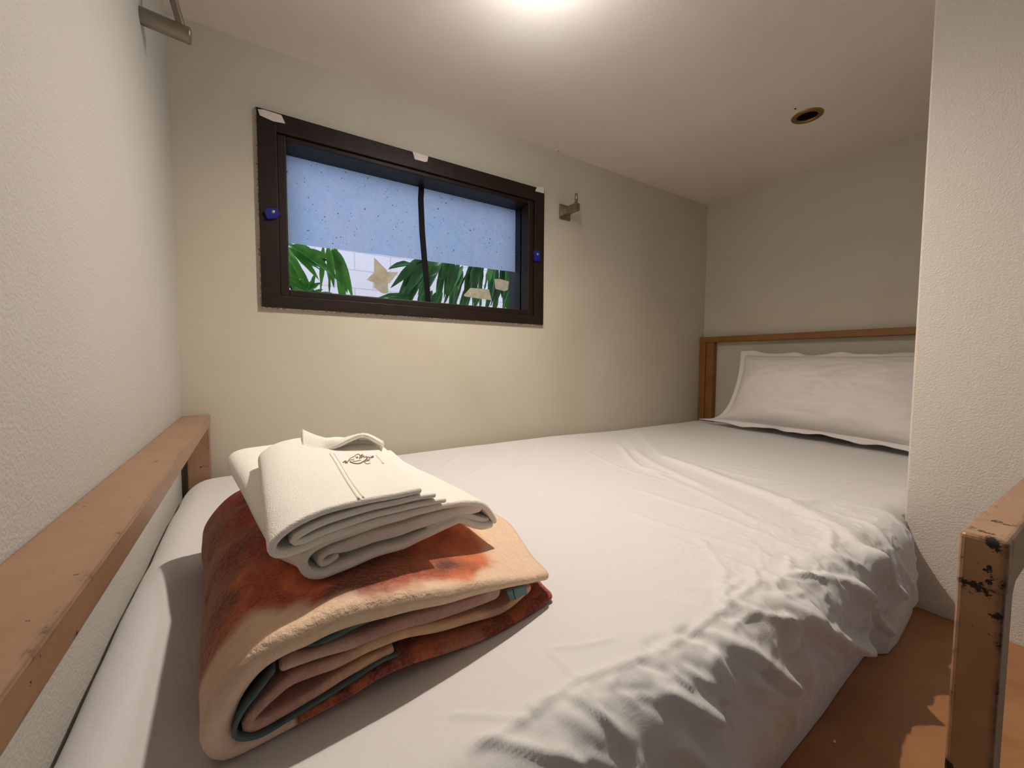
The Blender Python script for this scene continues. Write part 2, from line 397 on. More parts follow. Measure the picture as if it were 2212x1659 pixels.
def cluster(name, clusters, mat, seed):
    rnd = random.Random(seed); bm = bmesh.new()
    for (c, n, L, spread, main) in clusters:
        for k in range(n):
            d = Vector(main) + Vector((rnd.uniform(-1, 1), rnd.uniform(-.6, .6), rnd.uniform(-.6, .6)))*spread
            b = Vector(c) + Vector((rnd.uniform(-.015, .015), rnd.uniform(-.04, .04), rnd.uniform(-.012, .012)))
            leaf(bm, b, d, L*rnd.uniform(.7, 1.15), L*rnd.uniform(.15, .22), Vector((rnd.uniform(-.7, .7), -1, rnd.uniform(-.3, .6))), rnd.uniform(.1, .35), rnd)
    return objbm(name, bm, mat, tree, True)
LYY = 1.62
L_ = lambda px, py, y=LYY: at(px, py, 1, y)
for k, pts in enumerate(([(640, 480), (648, 540), (690, 560), (735, 560)], [(566, 520), (600, 560), (622, 610), (650, 660)], [(960, 500), (935, 550), (900, 570)], [(1080, 520), (1010, 590), (985, 650)], [(1120, 520), (1080, 600), (1060, 660)])):
    limb('twig', [L_(*p) for p in pts], (.006, .0025))
cluster('foliage', [(L_(628, 530), 6, .14, .35, (1, 0, -.35)), (L_(640, 545), 3, .12, .3, (.9, 0, -.1)), (L_(622, 560), 5, .13, .4, (.7, 0, -.8)), (L_(700, 530), 3, .13, .25, (.1, 0, -1)), (L_(722, 535), 4, .14, .2, (.35, 0, -1)), (L_(735, 560), 3, .13, .15, (.2, 0, -1)),
   (L_(602, 590), 6, .13, .5, (.7, 0, -.4)), (L_(660, 640), 5, .10, .5, (.6, 0, .6)), (L_(640, 620), 4, .09, .6, (.5, 0, -.3)), (L_(600, 525), 4, .12, .5, (.7, 0, -.5))], M_LF, 5)
cl = []; rr = random.Random(11)
for k in range(15):
    px = 935+k*14+rr.uniform(-6, 6); cl.append((L_(px, 552+(px-930)*.13+rr.uniform(-22, 20), LYY+rr.uniform(-.1, .25)), 3, .17, .22, (-.4+.25*k/15, 0, -1)))
for k in range(10):
    px = 915+k*21+rr.uniform(-6, 6); cl.append((L_(px, 615+rr.uniform(-12, 18), LYY+rr.uniform(-.1, .3)), 2, .13, .3, (-.3, 0, -1)))
cl += [(L_(925, 556), 4, .20, .14, (-.75, 0, -.75)), (L_(925, 572), 4, .20, .16, (-.6, 0, -.9)), (L_(885, 566), 2, .10, .12, (-1, 0, .02)), (L_(885, 640), 4, .11, .35, (-.6, 0, -.1))]
cluster('foliage', cl, M_LFD, 21)
struct(boxobj('ground_outside', (-1.2, YW+.13, -1.4), (4.2, 2.9, -1.3), m_simple('grey_concrete', lin(150, 148, 142), .9)))

# ------------------------------------------------------------------ hooks
hk = empty('wall_hook', (.993, YW, 1.0)); tag(hk, 'small square-plated brushed steel hook right of the window', 'hook')
hz = 1.0012
boxobj('mounting_plate', (.966, YW-.005, hz-.027), (1.019, YW, hz+.027), M_STEEL, hk, .003)
boxobj('hook_arm', (.983, YW-.073, hz-.013), (1.003, YW-.004, hz+.013), M_STEEL, hk, .002)
bm = bmesh.new(); tube(bm, [(.993, YW-.064, hz+.008), (.993, YW-.064, hz+.046), (.993, YW-.064, hz+.048)], [.0055, .0055, .0045], 14); objbm('hook_pin', bm, M_STEEL, hk, True)
hk = empty('wall_hook', (XL, .915, 1.01)); tag(hk, 'round brushed steel wall hook on the left wall, near the ceiling', 'hook')
def cyl(name, a, b, r, mat, parent, seg=28, bev=.0015):
    a, b = Vector(a), Vector(b); d = (b-a).normalized(); bm = bmesh.new()
    tube(bm, [a, a+d*1e-4, b-d*bev, b], [r-bev, r, r, r-bev], seg); o = objbm(name, bm, mat, parent, True)
    o.data.set_sharp_from_angle(angle=R_(40)); return o
cyl('hook_arm', (XL, .915, 1.0095), (-.0725, .915, 1.003), .0128, M_STEEL, hk)
cyl('hook_pin', (-.084, .913, 1.008), (-.102, .905, 1.085), .0062, M_STEEL, hk, 20)

# ------------------------------------------------------------------ bed frame
bed = empty('bunk_bed', (.9, .6, 0)); tag(bed, 'tan painted wooden bunk bed frame with chipped edges', 'bed')
bm = bmesh.new()
for a, b in (((XL+.001, .03, -.03), (XP-.001, YP, 0)), ((XL+.001, YP, -.03), (XR-.001, YW-.001, 0))): box(bm, a, b)
objbm('bed_board', bm, M_BOARD, bed)
boxobj('side_beam', (XL+.002, .012, -.14), (XP-.002, .032, .0), M_WOOD_CHIP, bed, .002)
for x in (-.13, .98): boxobj('leg', (x, .034, -1.249), (x+.04, .074, -.031), M_WOOD, bed, .003)
for x in (-.13, 1.84): boxobj('leg', (x, 1.15, -1.249), (x+.04, 1.19, -.031), M_WOOD, bed, .003)
# footboard: wide flat rail along the left wall
XF = -.0837
bm = bmesh.new()
box(bm, (XL+.001, -.03, ZR-.024), (XF, YW-.012, ZR), .0025, 2)
objbm('footboard_rail', bm, M_WOOD, bed)
boxobj('footboard_post', (XL+.012, 1.150, 0.0), (XF-.001, YW-.016, ZR-.022), M_WOOD, bed, .002)
boxobj('footboard_post', (XL+.012, .03, 0.0), (XF-.001, .07, ZR-.022), M_WOOD, bed, .002)
# headboard
M_HEAD = m_wood('dimmed_tan_painted_wood', lin(142, 96, 46), lin(130, 84, 38), .2, lin(60, 34, 18), .45)  # frame's tan paint, darkened: weaker light at the head put into the colour
XH = 1.852; ZH = .572
bm = bmesh.new(); box(bm, (XH-.002, YP+.01, ZH-.026), (XR-.002, 1.212-.014, ZH), .003)
objbm('headboard_rail', bm, M_HEAD, bed)
bm = bmesh.new(); box(bm, (XH, 1.166, 0), (XR-.004, 1.196, ZH-.025), .002); box(bm, (XH+.004, 1.128, 0), (XR-.004, 1.1655, ZH-.025), .002)
objbm('headboard_post', bm, M_HEAD, bed)
boxobj('headboard_post', (XH, YP+.012, 0), (XR-.004, YP+.05, ZH-.025), M_HEAD, bed, .002)
# guard rail at the open side
gx0 = .457
bm = bmesh.new()
box(bm, (gx0, .049, ZR-.042), (XP-.001, .0745, ZR), .0035, 3)
objbm('guard_rail', bm, M_WOOD_CHIP, bed)
bm = bmesh.new(); box(bm, (gx0+.0004, .0494, -.2), (gx0+.034, .0741, ZR-.004), .0028, 3)
# rounded bracket under the rail
n = 10; pts = [(gx0+.033, ZR-.041)]
for k in range(n+1):
    a = math.pi/2*k/n; pts.append((gx0+.033+.022*(1-math.sin(a)), ZR-.041-.022*(1-math.cos(a))))
fr = [bm.verts.new((x, .0500, z)) for x, z in pts]; bk = [bm.verts.new((x, .0735, z)) for x, z in pts]
bm.faces.new(fr); bm.faces.new(bk[::-1])
for k in range(len(pts)): bm.faces.new((fr[k], bk[k], bk[(k+1)%len(pts)], fr[(k+1)%len(pts)]))
objbm('guard_post', bm, M_WOOD_CHIP, bed)

# ------------------------------------------------------------------ mattress under its sheet
t = NT('white_cotton_sheet')
wv = t.noise(900, 2, t.coord((1, .12, 1))); wv2 = t.noise(700, 2, t.coord((.12, 1, 1)))
cr = t.noise(30, 6, dist=.5, rough=.62)
cr2 = t.noise(70, 4, dist=1.5)
h = t.math('ADD', t.math('MULTIPLY', t.math('ADD', wv, wv2), .045), t.math('ADD', t.math('MULTIPLY', cr, .5), t.math('MULTIPLY', cr2, .16)))
t.bump(h, .0026, .7); t.col(lin(225, 223, 221)); t.set(Roughness=.85); t.b.inputs['Sheen Weight'].default_value = .15; M_SHEET = t.m
X0m, X1m, Y1m = XL+.004, 1.846, 1.192
RT = .045
def fronty(x):
    # contact line of the front at the board
    xs = [-.2, .3, .487, .6, .71, .79, .82, .87, 1.0, 1.03, 1.2]
    ys = [.200, .200, .202, .2065, .214, .218, .2005, .2010, .213, .2425, .2425]
    return np.interp(x, xs, ys)
H_ = ZM
xs = np.concatenate([np.linspace(X0m-.20, X1m+.2, 880)]); ys = np.linspace(.20-.20, Y1m+.1, 470)
A, B = np.meshgrid(xs, ys, indexing='ij')
def smooth(x, a, b): t_ = np.clip((x-a)/(b-a), 0, 1); return t_*t_*(3-2*t_)
def fbm(P, sc, oct=3, seed=0.0):
    out = np.zeros(len(P))
    for i, p in enumerate(P):
        out[i] = noise.fractal(Vector((p[0]*sc+seed, p[1]*sc-seed, seed*.7)), 0.6, 2.0, oct)
    return out
Y0m = .205
def polydist(pts):
    """distance and along-fraction of every sheet point from a fold line"""
    P = np.array(pts); best = np.full(A.shape, 9.0); fr = np.zeros(A.shape); tot = 0
    seg = np.linalg.norm(P[1:]-P[:-1], axis=1); cum = np.concatenate([[0], np.cumsum(seg)]); sgn = np.zeros(A.shape)
    for i in range(len(P)-1):
        d = P[i+1]-P[i]; L = seg[i]; tt = np.clip(((A-P[i,0])*d[0]+(B-P[i,1])*d[1])/(L*L), 0, 1)
        dx = A-(P[i,0]+tt*d[0]); dy = B-(P[i,1]+tt*d[1]); dist = np.hypot(dx, dy)
        cr = (d[0]*dy-d[1]*dx)
        m = dist < best; best[m] = dist[m]; fr[m] = (cum[i]+tt[m]*L)/cum[-1]; sgn[m] = np.sign(cr[m])
    return best, fr, sgn
def S(px, py):
    """sheet coordinates (a, b) of a photograph pixel: on the top, or unrolled down the front"""
    p = at(px, py, 2, ZM)
    if p.y > Y0m+.03: return (p.x, p.y)
    q = at(px, py, 1, Y0m)
    return (q.x, Y0m - (ZM - q.z) + .012)
Hd = np.zeros(A.shape)
def fold(pxs, amp, wd, asym=1.0, taper=.15, step=0.0):
    global Hd
    pts = crom([S(*p) for p in pxs]); d, f, s = polydist(pts)
    env = np.clip(np.minimum(f, 1-f)/taper, 0, 1); env = env*env*(3-2*env)
    ww = np.where(s > 0, wd*asym, wd); amp = amp*1.4
    Hd = Hd + amp*env*np.exp(-(d/ww)**2)
    if step: Hd = Hd + step*env*np.where(s > 0, 1, 0)*np.exp(-(d/(wd*5))**2)*(1-np.exp(-(d/(wd*.7))**2))
# long folds from the wall towards the right front corner
fold([(1375, 925), (1400, 955), (1440, 990), (1520, 1020), (1640, 1065), (1740, 1110), (1830, 1160), (1885, 1205), (1910, 1260)], .0065, .013, 1.9, .06)
fold([(1350, 940), (1385, 985), (1460, 1025), (1560, 1070)], .0035, .010, 1.5)
fold([(1700, 1110), (1790, 1150), (1850, 1190), (1880, 1230)], .0035, .006)
fold([(1330, 950), (1370, 1000), (1420, 1020), (1470, 1030)], .004, .009)
fold([(1390, 1010), (1500, 1060), (1620, 1120), (1760, 1180)], .0018, .010)
fold([(1350, 1050), (1450, 1085), (1560, 1120), (1680, 1170), (1760, 1210)], .0016, .008)
fold([(1340, 1100), (1430, 1135), (1560, 1170), (1700, 1215), (1790, 1250)], .0018, .008)
fold([(1440, 1160), (1530, 1195), (1620, 1230), (1700, 1275)], .0018, .006)
fold([(1600, 1190), (1700, 1200), (1780, 1225), (1840, 1250)], .002, .005)
fold([(1530, 1000), (1620, 1010), (1760, 1030), (1950, 1037)], .003, .008, 1.5)
fold([(1500, 1000), (1620, 1030), (1760, 1045)], .0018, .008)
fold([(1680, 1100), (1780, 1080), (1870, 1062), (1955, 1045)], .003, .010, 1.5)
fold([(1480, 960), (1560, 995), (1640, 1010)], .0016, .008)
fold([(1590, 1050), (1700, 1048), (1950, 1038)], .002, .006)
# folds left of the middle near the wall
fold([(1055, 1060), (1100, 1020), (1140, 985), (1155, 960)], .0022, .005, 1.6)
fold([(990, 1040), (1060, 1000), (1120, 965)], .0014, .007)
fold([(950, 1015), (990, 985), (1030, 968)], .0014, .006)
fold([(1250, 965), (1340, 1010), (1440, 1040), (1500, 1065)], .0010, .006)
# creases of the ironing, foreground
fold([(1050, 1659), (1130, 1610), (1230, 1545), (1290, 1500), (1340, 1465), (1420, 1405), (1520, 1345), (1600, 1290), (1650, 1255)], .0017, .003, 1.6, .05)
fold([(1290, 1495), (1330, 1550), (1370, 1615), (1385, 1650)], .0022, .003, 1.5)
fold([(1180, 1400), (1250, 1470), (1330, 1590)], .0010, .003)
fold([(1030, 1632), (1090, 1628), (1125, 1620), (1180, 1630), (1280, 1642)], .0026, .003, 1.6)
fold([(960, 1545), (1050, 1548), (1150, 1560)], .0014, .003)
fold([(1170, 1403), (1260, 1395), (1340, 1378)], .0014, .003)
fold([(1540, 1278), (1620, 1272)], .0010, .003)
fold([(1610, 1370), (1630, 1342), (1680, 1315)], .0020, .003)
fold([(1500, 1150), (1560, 1230), (1650, 1300), (1740, 1345)], .0018, .006)
# hard folds running over the front edge
fold([(1515, 1340), (1575, 1372), (1630, 1410), (1690, 1455), (1700, 1500)], .010, .007, 1.3, .25)
fold([(1540, 1350), (1600, 1395), (1660, 1440)], -.004, .006)
fold([(1690, 1290), (1730, 1315), (1790, 1350), (1850, 1385), (1905, 1408)], .014, .010, 1.2, .2)
fold([(1745, 1320), (1800, 1345), (1850, 1360)], -.006, .010)
fold([(1820, 1235), (1860, 1285), (1890, 1325), (1925, 1370)], .007, .005, 1.3, .2)
fold([(1840, 1235), (1850, 1290), (1850, 1350)], .006, .006)
fold([(1880, 1190), (1905, 1230), (1918, 1275)], .010, .009)
fold([(1930, 1190), (1945, 1240), (1955, 1300)], .004, .008)
fold([(1560, 1400), (1570, 1450), (1565, 1500)], .006, .006)
fold([(1440, 1480), (1500, 1510), (1545, 1530)], .006, .007)
fold([(1440, 1555), (1490, 1605), (1540, 1650), (1600, 1640)], .010, .009)
fold([(1600, 1440), (1650, 1470), (1680, 1505)], .006, .008)
fold([(1700, 1400), (1712, 1350), (1700, 1320)], .005, .005)
rc_ = random.Random(19)
for k in range(64):
    px = rc_.uniform(1180, 1890); py = 1659-(px-1180)*.55+rc_.uniform(-120, 130)
    if py > 1650 or py < 1130: continue
    an = rc_.choice([rc_.gauss(-.65, .25), rc_.gauss(.75, .3), rc_.gauss(.4, .2)]); L = rc_.uniform(35, 110)
    dx, dy = math.cos(an)*L/2, math.sin(an)*L/2; bx, by = rc_.uniform(-9, 9), rc_.uniform(-9, 9)
    fold([(px-dx, py-dy), (px+bx, py+by), (px+dx, py+dy)], rc_.choice([1, 1, -1])*rc_.uniform(.0010, .0022), rc_.uniform(.0024, .005), rc_.uniform(1, 2), .3)
flat = np.stack([A.ravel(), B.ravel()], 1)
n1 = fbm(flat, 3.0, 3, 4.1).reshape(A.shape); 
fz = smooth(B, Y0m+.15, Y0m-.05)*smooth(A, .24, .46)                     # crumpled zone along the front
fz2 = smooth(B, Y0m+.32, Y0m+.02)*smooth(A, .30, .55)
U_ = np.stack([A.ravel()*2.0, B.ravel()*.8], 1)
rg = 1-np.abs(fbm(U_, 6.0, 2, 1.7)).reshape(A.shape)*1.6
rg2 = 1-np.abs(fbm(flat, 22.0, 3, 8.7)).reshape(A.shape)*1.5
Hd = Hd + n1*.0022 + fz*(np.clip(rg, 0, 1)**3*.007 - .0012) + fz2*np.clip(rg2, 0, 1)**4*.0024
lz = smooth(A, X0m+.10, X0m-.02); Hd = Hd + lz*.0015*n1
# long soft slump behind the big fold (towards the pillow)
slump = smooth(A, .95, 1.25)*.006; 
# wrap the sheet over the mattress block
r = RT
ix0, ix1 = X0m+r, X1m-r
iy0 = Y0m+r; iy1 = Y1m-r
rc = .10                                                                # plan radius of the far left corner
qx = np.clip(A, ix0, ix1); qy = np.clip(B, iy0, iy1)
# far left rounded plan corner
cx, cy = X0m+rc, Y1m-.035-rc
ex, ey = A-qx, B-qy
ln = np.hypot(ex, ey); lns = np.where(ln < 1e-9, 1, ln)
ux, uy = ex/lns, ey/lns
arc = r*math.pi/2
th = np.clip(ln/r, 0, math.pi/2)
hor = np.where(ln < arc, r*np.sin(th), r); dn_ = np.where(ln < arc, r*(1-np.cos(th)), r+(ln-arc))
dn_ = np.minimum(dn_, H_-.001)
Hd = Hd*(1-.985*smooth(dn_, ZM-.075, ZM-.004))*(1-.75*smooth(A, XP-.07, XP-.01))
PX = qx+ux*hor; PY = qy+uy*hor; PZ = ZM-dn_ - slump*smooth(dn_, .05, 0)
NX = ux*np.sin(th); NY = uy*np.sin(th); NZ = np.cos(th)
PX += NX*Hd; PY += NY*Hd; PZ = np.maximum(PZ + NZ*Hd, .0006)
# lean of the front: contact line at the bottom
ff = smooth(PY, Y0m+.10, Y0m+.01)
ff3 = smooth(PY, Y0m+.16, Y0m+.0)
PY += ff*(fronty(PX)-Y0m)*smooth(PZ, .16, .02) + ff3*smooth(PX, .93, XP-.01)*(YP-.006-Y0m)*smooth(PZ, .0, .12)
PY = np.where(PX > XP-.003, np.maximum(PY, YP+.0035), PY)
# bulge of the side
PY -= .010*np.exp(-((PZ-.075)/.05)**2)*ff*smooth(PX, XP-.01, XP-.06)
# rounded far left corner in plan
dx_, dy_ = PX-cx, PY-cy
msk = (PX < cx) & (PY > cy); dd_ = np.hypot(dx_, dy_)
sc_ = np.where(msk & (dd_ > rc), rc/np.where(dd_ == 0, 1, dd_), 1)
PX = np.where(msk, cx+dx_*sc_, PX); PY = np.where(msk, cy+dy_*sc_, PY)
nx, ny = A.shape
V = np.stack([PX.ravel(), PY.ravel(), PZ.ravel()], 1)
idx = np.arange(nx*ny).reshape(nx, ny)
Fq = np.stack([idx[:-1,:-1].ravel(), idx[1:,:-1].ravel(), idx[1:,1:].ravel(), idx[:-1,1:].ravel()], 1)
me = bpy.data.meshes.new('mattress_sheet'); me.vertices.add(len(V)); me.vertices.foreach_set('co', V.astype(np.float32).ravel())
me.loops.add(len(Fq)*4); me.loops.foreach_set('vertex_index', Fq.ravel().astype(np.int32))
me.polygons.add(len(Fq)); me.polygons.foreach_set('loop_start', (np.arange(len(Fq))*4).astype(np.int32)); me.polygons.foreach_set('loop_total', np.full(len(Fq), 4, np.int32))
me.update(); me.validate(); me.polygons.foreach_set('use_smooth', [True]*len(me.polygons)); me.materials.append(M_SHEET)
mt = empty('mattress', (.8, .7, 0)); tag(mt, 'mattress covered with a wrinkled white cotton sheet, filling the bunk', 'mattress')
sh = bpy.data.objects.new('sheet', me); COL.objects.link(sh); sh.parent = mt; sh.matrix_parent_inverse = mt.matrix_world.inverted()

# ------------------------------------------------------------------ pillow
t = NT('white_pillowcase'); stp = t.n('ShaderNodeTexWave'); stp.bands_direction = 'Z'; stp.inputs['Scale'].default_value = 16; t.l(t.coord(), stp.inputs[0])
t.col(t.mix(t.math('MULTIPLY', stp.outputs['Fac'], .25), lin(232, 227, 224), lin(224, 218, 214)))
t.bump(t.math('ADD', t.math('MULTIPLY', t.noise(12, 5, dist=1.5), .8), t.math('MULTIPLY', t.noise(600, 2), .05)), .003, .5); t.set(Roughness=.8); M_PIL = t.m
def pillow():
    BL = Vector((1.70, 1.000, ZM+.004)); BR = Vector((1.605, .262, ZM+.004)); TR = Vector((1.815, .275, .495)); TL = Vector((1.825, .985, .502))
    NU, NV = 150, 100; fl = .035
    nrm = ((BR-BL).cross(TL-BL)).normalized()
    if nrm.x > 0: nrm = -nrm
    vs = []; fs = []
    def P(u, v, side):
        U, Vv = (u+1)/2, (v+1)/2
        b = BL.lerp(BR, U).lerp(TL.lerp(TR, U), Vv)
        du = (BR-BL).normalized(); dv = (TL-BL).normalized()
        # cushion: edges drawn in between the corner tips
        ins = .030*(1-v*v)*max(0, abs(u)-.2)/.8
        b = b - du*ins*(1 if u > 0 else -1) - dv*(.016*(1-u*u)*max(0, abs(v)-.2)/.8)*(1 if v > 0 else -1)
        a = max(0, 1-(abs(u)/.93)**3.0); c = max(0, 1-(abs(v)/.88)**2.6)
        h = .092*(a**.52)*(c**.48)
        wr = noise.fractal(Vector((u*3+3, v*2.2, side*2)), .7, 2, 3)
        edge = max(abs(u), abs(v))
        h += .009*wr*(a*c)**.3 if a*c > 0 else 0
        b = b + Vector((.05, .095, 0))*math.exp(-((1+v)/.10)**2-((1+u)/.12)**2) + Vector((0, .03, 0))*math.exp(-((1+v)/.3)**2-((1+u)/.25)**2)
        # pull creases near the right lower area and corners
        cr = math.sin((u*6+v*9))*.0025*math.exp(-((u-.45)**2+(v+.2)**2)/.05)
        b = b + nrm*((h+cr)*side + .0012*side)
        if edge > .9:
            wv = math.sin(u*17+v*2)*.0045 + math.sin(u*7.3+1)*.005
            b = b + nrm*wv*smooth(edge, .9, 1.0) + dv*(math.sin(u*13+.6)*.004+math.sin(u*29)*.0015)*float(smooth(abs(v), .88, 1.0))
        return b
    for side in (1, -1):
        for i in range(NU+1):
            for j in range(NV+1): vs.append(P(-1+2*i/NU, -1+2*j/NV, side))
    n = (NU+1)*(NV+1)
    for s in (0, 1):
        for i in range(NU):
            for j in range(NV):
                a = s*n+i*(NV+1)+j; q = (a, a+NV+1, a+NV+2, a+1); fs.append(q if s == 0 else q[::-1])
    for i in range(NU):
        for j in (0, NV):
            a = i*(NV+1)+j; b = a+NV+1; q = (a, n+a, n+b, b); fs.append(q if j == 0 else q[::-1])
    for j in range(NV):
        for i in (0, NU):
            a = i*(NV+1)+j; b = a+1; q = (a, b, n+b, n+a); fs.append(q if i == 0 else q[::-1])
    # keep the pillow off the sheet and the headboard
    out = []
    for p in vs:
        p = Vector(p); p.z = max(p.z, ZM+.0015 if p.x < 1.6 else ZM-.003); p.x = min(p.x, XH-.003) ; p.y = max(p.y, YP+.004); out.append(p)
    o = newmesh('pillow', out, fs, M_PIL, None, True)
    tag(o, 'plump white pillow leaning on the headboard, partly hidden by the partition', 'pillow'); return o
pillow()
# loose corner of the pillowcase lying on the sheet
def patch(name, grid, mat, parent=None, thick=0.0):
    nu, nv = len(grid), len(grid[0]); vs = [p for row in grid for p in row]; fs = []
    for i in range(nu-1):
        for j in range(nv-1): a = i*nv+j; fs.append((a, a+nv, a+nv+1, a+1))
    o = newmesh(name, vs, fs, mat, parent, True)
    if thick:
        md = o.modifiers.new('s', 'SOLIDIFY'); md.thickness = thick; md.offset = 0
    return o

# ------------------------------------------------------------------ folded cloth ribbons
def resample(pts, step):
    P = crom(pts, 10); P = np.array(P); seg = np.linalg.norm(P[1:]-P[:-1], axis=1); cum = np.concatenate([[0], np.cumsum(seg)])
    n = max(4, int(cum[-1]/step)); s = np.linspace(0, cum[-1], n+1)
    return np.stack([np.interp(s, cum, P[:, k]) for k in range(P.shape[1])], 1), s/cum[-1]
def ribbon(name, path, thick, frame, depth, mat, parent, step=.003, rnd=.006, dstep=.004, warp=None, color=None, endr=True, y0=None):
    """cloth of given thickness whose section (s, z) is swept along the depth direction of its frame.
    frame = (origin, u, v); path of (u, z); depth(s)->(v0, v1)"""
    O, U, Vd = frame
    C, f = resample(path, step); n = len(C)
    T = np.gradient(C, axis=0); T /= np.linalg.norm(T, axis=1)[:, None]; Nn = np.stack([-T[:, 1], T[:, 0]], 1)
    th = np.array([thick(x) if callable(thick) else thick for x in f])*.5
    # loop around the section with rounded ends
    loop = []; fr = []
    for i in range(n): loop.append((C[i], Nn[i]*th[i])); fr.append(f[i])
    for a in (60, 30, 0, -30, -60):
        c, s = math.cos(R_(a)), math.sin(R_(a)); loop.append((C[-1], (T[-1]*c + Nn[-1]*s)*th[-1])); fr.append(1.0)
    for i in range(n-1, -1, -1): loop.append((C[i], -Nn[i]*th[i])); fr.append(f[i])
    for a in (-60, -30, 0, 30, 60):
        c, s = math.cos(R_(a)), math.sin(R_(a)); loop.append((C[0], (-T[0]*c + Nn[0]*s)*th[0])); fr.append(0.0)
    m = len(loop)
    D = depth(0.5)[1]-depth(0.5)[0]; rings = []
    for k in range(7): rings.append(('f', k/6))
    nb = int(D/dstep)
    for k in range(1, nb): rings.append(('b', k/nb))
    for k in range(6, -1, -1): rings.append(('e', k/6))
    vs = []; cols = []
    for typ, q in rings:
        for (c, o), ff_ in zip(loop, fr):
            v0, v1 = depth(ff_)
            if typ == 'f': v = v0 + rnd*q; sc = math.sqrt(max(0, 1-(1-q)**2))
            elif typ == 'e': v = v1 - rnd*q; sc = math.sqrt(max(0, 1-(1-q)**2))
            else: v = (v0+rnd) + (v1-v0-2*rnd)*q; sc = 1
            sc = .08+.92*sc
            p2 = c + o*sc
            outer = 1 if o.dot(o) == 0 else 0
            P = O + U*p2[0] + Vd*v; P = Vector((P.x, P.y, p2[1]))
            if warp: P = warp(P, p2[0], v, ff_)
            vs.append(P)
            if color: cols.append(color(P, p2[0], v, ff_, o))
    fs = []
    nr = len(rings)
    for a in range(nr-1):
        for k in range(m): k2 = (k+1) % m; fs.append((a*m+k, a*m+k2, (a+1)*m+k2, (a+1)*m+k))
    # caps, bridged across the thickness
    for a, rev in ((0, 0), (nr-1, 1)):
        for i in range(n-1):
            p, q = a*m+i, a*m+i+1; r2, s2 = a*m+(n+5)+(n-1-i), a*m+(n+5)+(n-2-i)
            fs.append((p, q, s2, r2) if rev == 0 else (r2, s2, q, p))
        e1 = [a*m+n-1+k for k in range(0, 7)]; fs.append(tuple(e1) if rev == 0 else tuple(e1[::-1]))
        e0 = [a*m+(n+5)+n-1+k for k in range(0, 6)]+[a*m]; fs.append(tuple(e0) if rev == 0 else tuple(e0[::-1]))
    o = newmesh(name, vs, fs, mat, parent, True, cols if color else None)
    bm = bmesh.new(); bm.from_mesh(o.data); bmesh.ops.recalc_face_normals(bm, faces=bm.faces); bm.to_mesh(o.data); bm.free()
    return o
def rows(pxs, n, d, O, U, k=2.077, ox=400, oy=860):
    out = []
    for cx_, cy_ in pxs:
        p = atp(ox+cx_/k, oy+cy_/k, n, d); out.append(((p-O).dot(U), p.z))
    return out

# ---- blanket
t = NT('plush_blanket'); vc = t.n('ShaderNodeVertexColor'); vc.layer_name = 'tint'
fz_ = t.noise(330, 3, rough=.65); fz3 = t.noise(150, 3, rough=.6)
cc = t.mix(t.math('MULTIPLY', t.ramp(fz_, .35, .7), .16), vc.outputs[0], lin(255, 226, 190), 'MIX')
cc = t.mix(t.math('MULTIPLY', t.ramp(fz3, .25, .8), .22), cc, lin(190, 130, 100), 'MULTIPLY')
t.col(cc); t.bump(t.math('ADD', t.math('MULTIPLY', fz_, .55), fz3), .0026, .7); t.set(Roughness=.95)
t.b.inputs['Sheen Weight'].default_value = .55; t.b.inputs['Sheen Roughness'].default_value = .4; t.b.inputs['Sheen Tint'].default_value = lin(255, 220, 190); M_BLK = t.m
CR, RD, DK, PK, OR = [np.array(lin(*c)) for c in ((250, 220, 188), (178, 50, 38), (84, 22, 22), (222, 184, 172), (238, 122, 70))]
DR = np.array(lin(128, 34, 26))
def mixc(a, b, f): f = min(1, max(0, f)); return a*(1-f)+b*f
def nz(x, y, z=0.0, o=3): return noise.fractal(Vector((x, y, z)), .7, 2.1, o)
def ss(x, a, b): t_ = min(1, max(0, (x-a)/(b-a))); return t_*t_*(3-2*t_)
bO = Vector((-.035, .308, 0)); bU = Vector((1, .145, 0)).normalized(); bV = Vector((-.065, 1, 0)).normalized()
bN = Vector((-bU.y, bU.x, 0)); bD = bO.dot(bN)
BF = (bO, bU, bV)
def bwarp(P, u, v, f):
    k = (P.z-ZM)/.09
    if k < 0: k = 0
    P = P.copy()
    P.z += k*(.016*v/.37 + .0035*nz(u*7, v*7, 1.0) )
    P.x += .004*nz(v*6, 2.0, P.z*8) + max(0, u/.31)*ss(v, 0, .16)*.045
    P.z = max(P.z, ZM+.0012+ .0008*0)
    # gentle folds in the top left under the towel
    if u < .16 and k > .5:
        P.z += .0035*math.sin(v*70+u*28)*ss(v, .06, .16)*ss(u, .16, .05)*(1-ss(v, .28, .36))
    return P
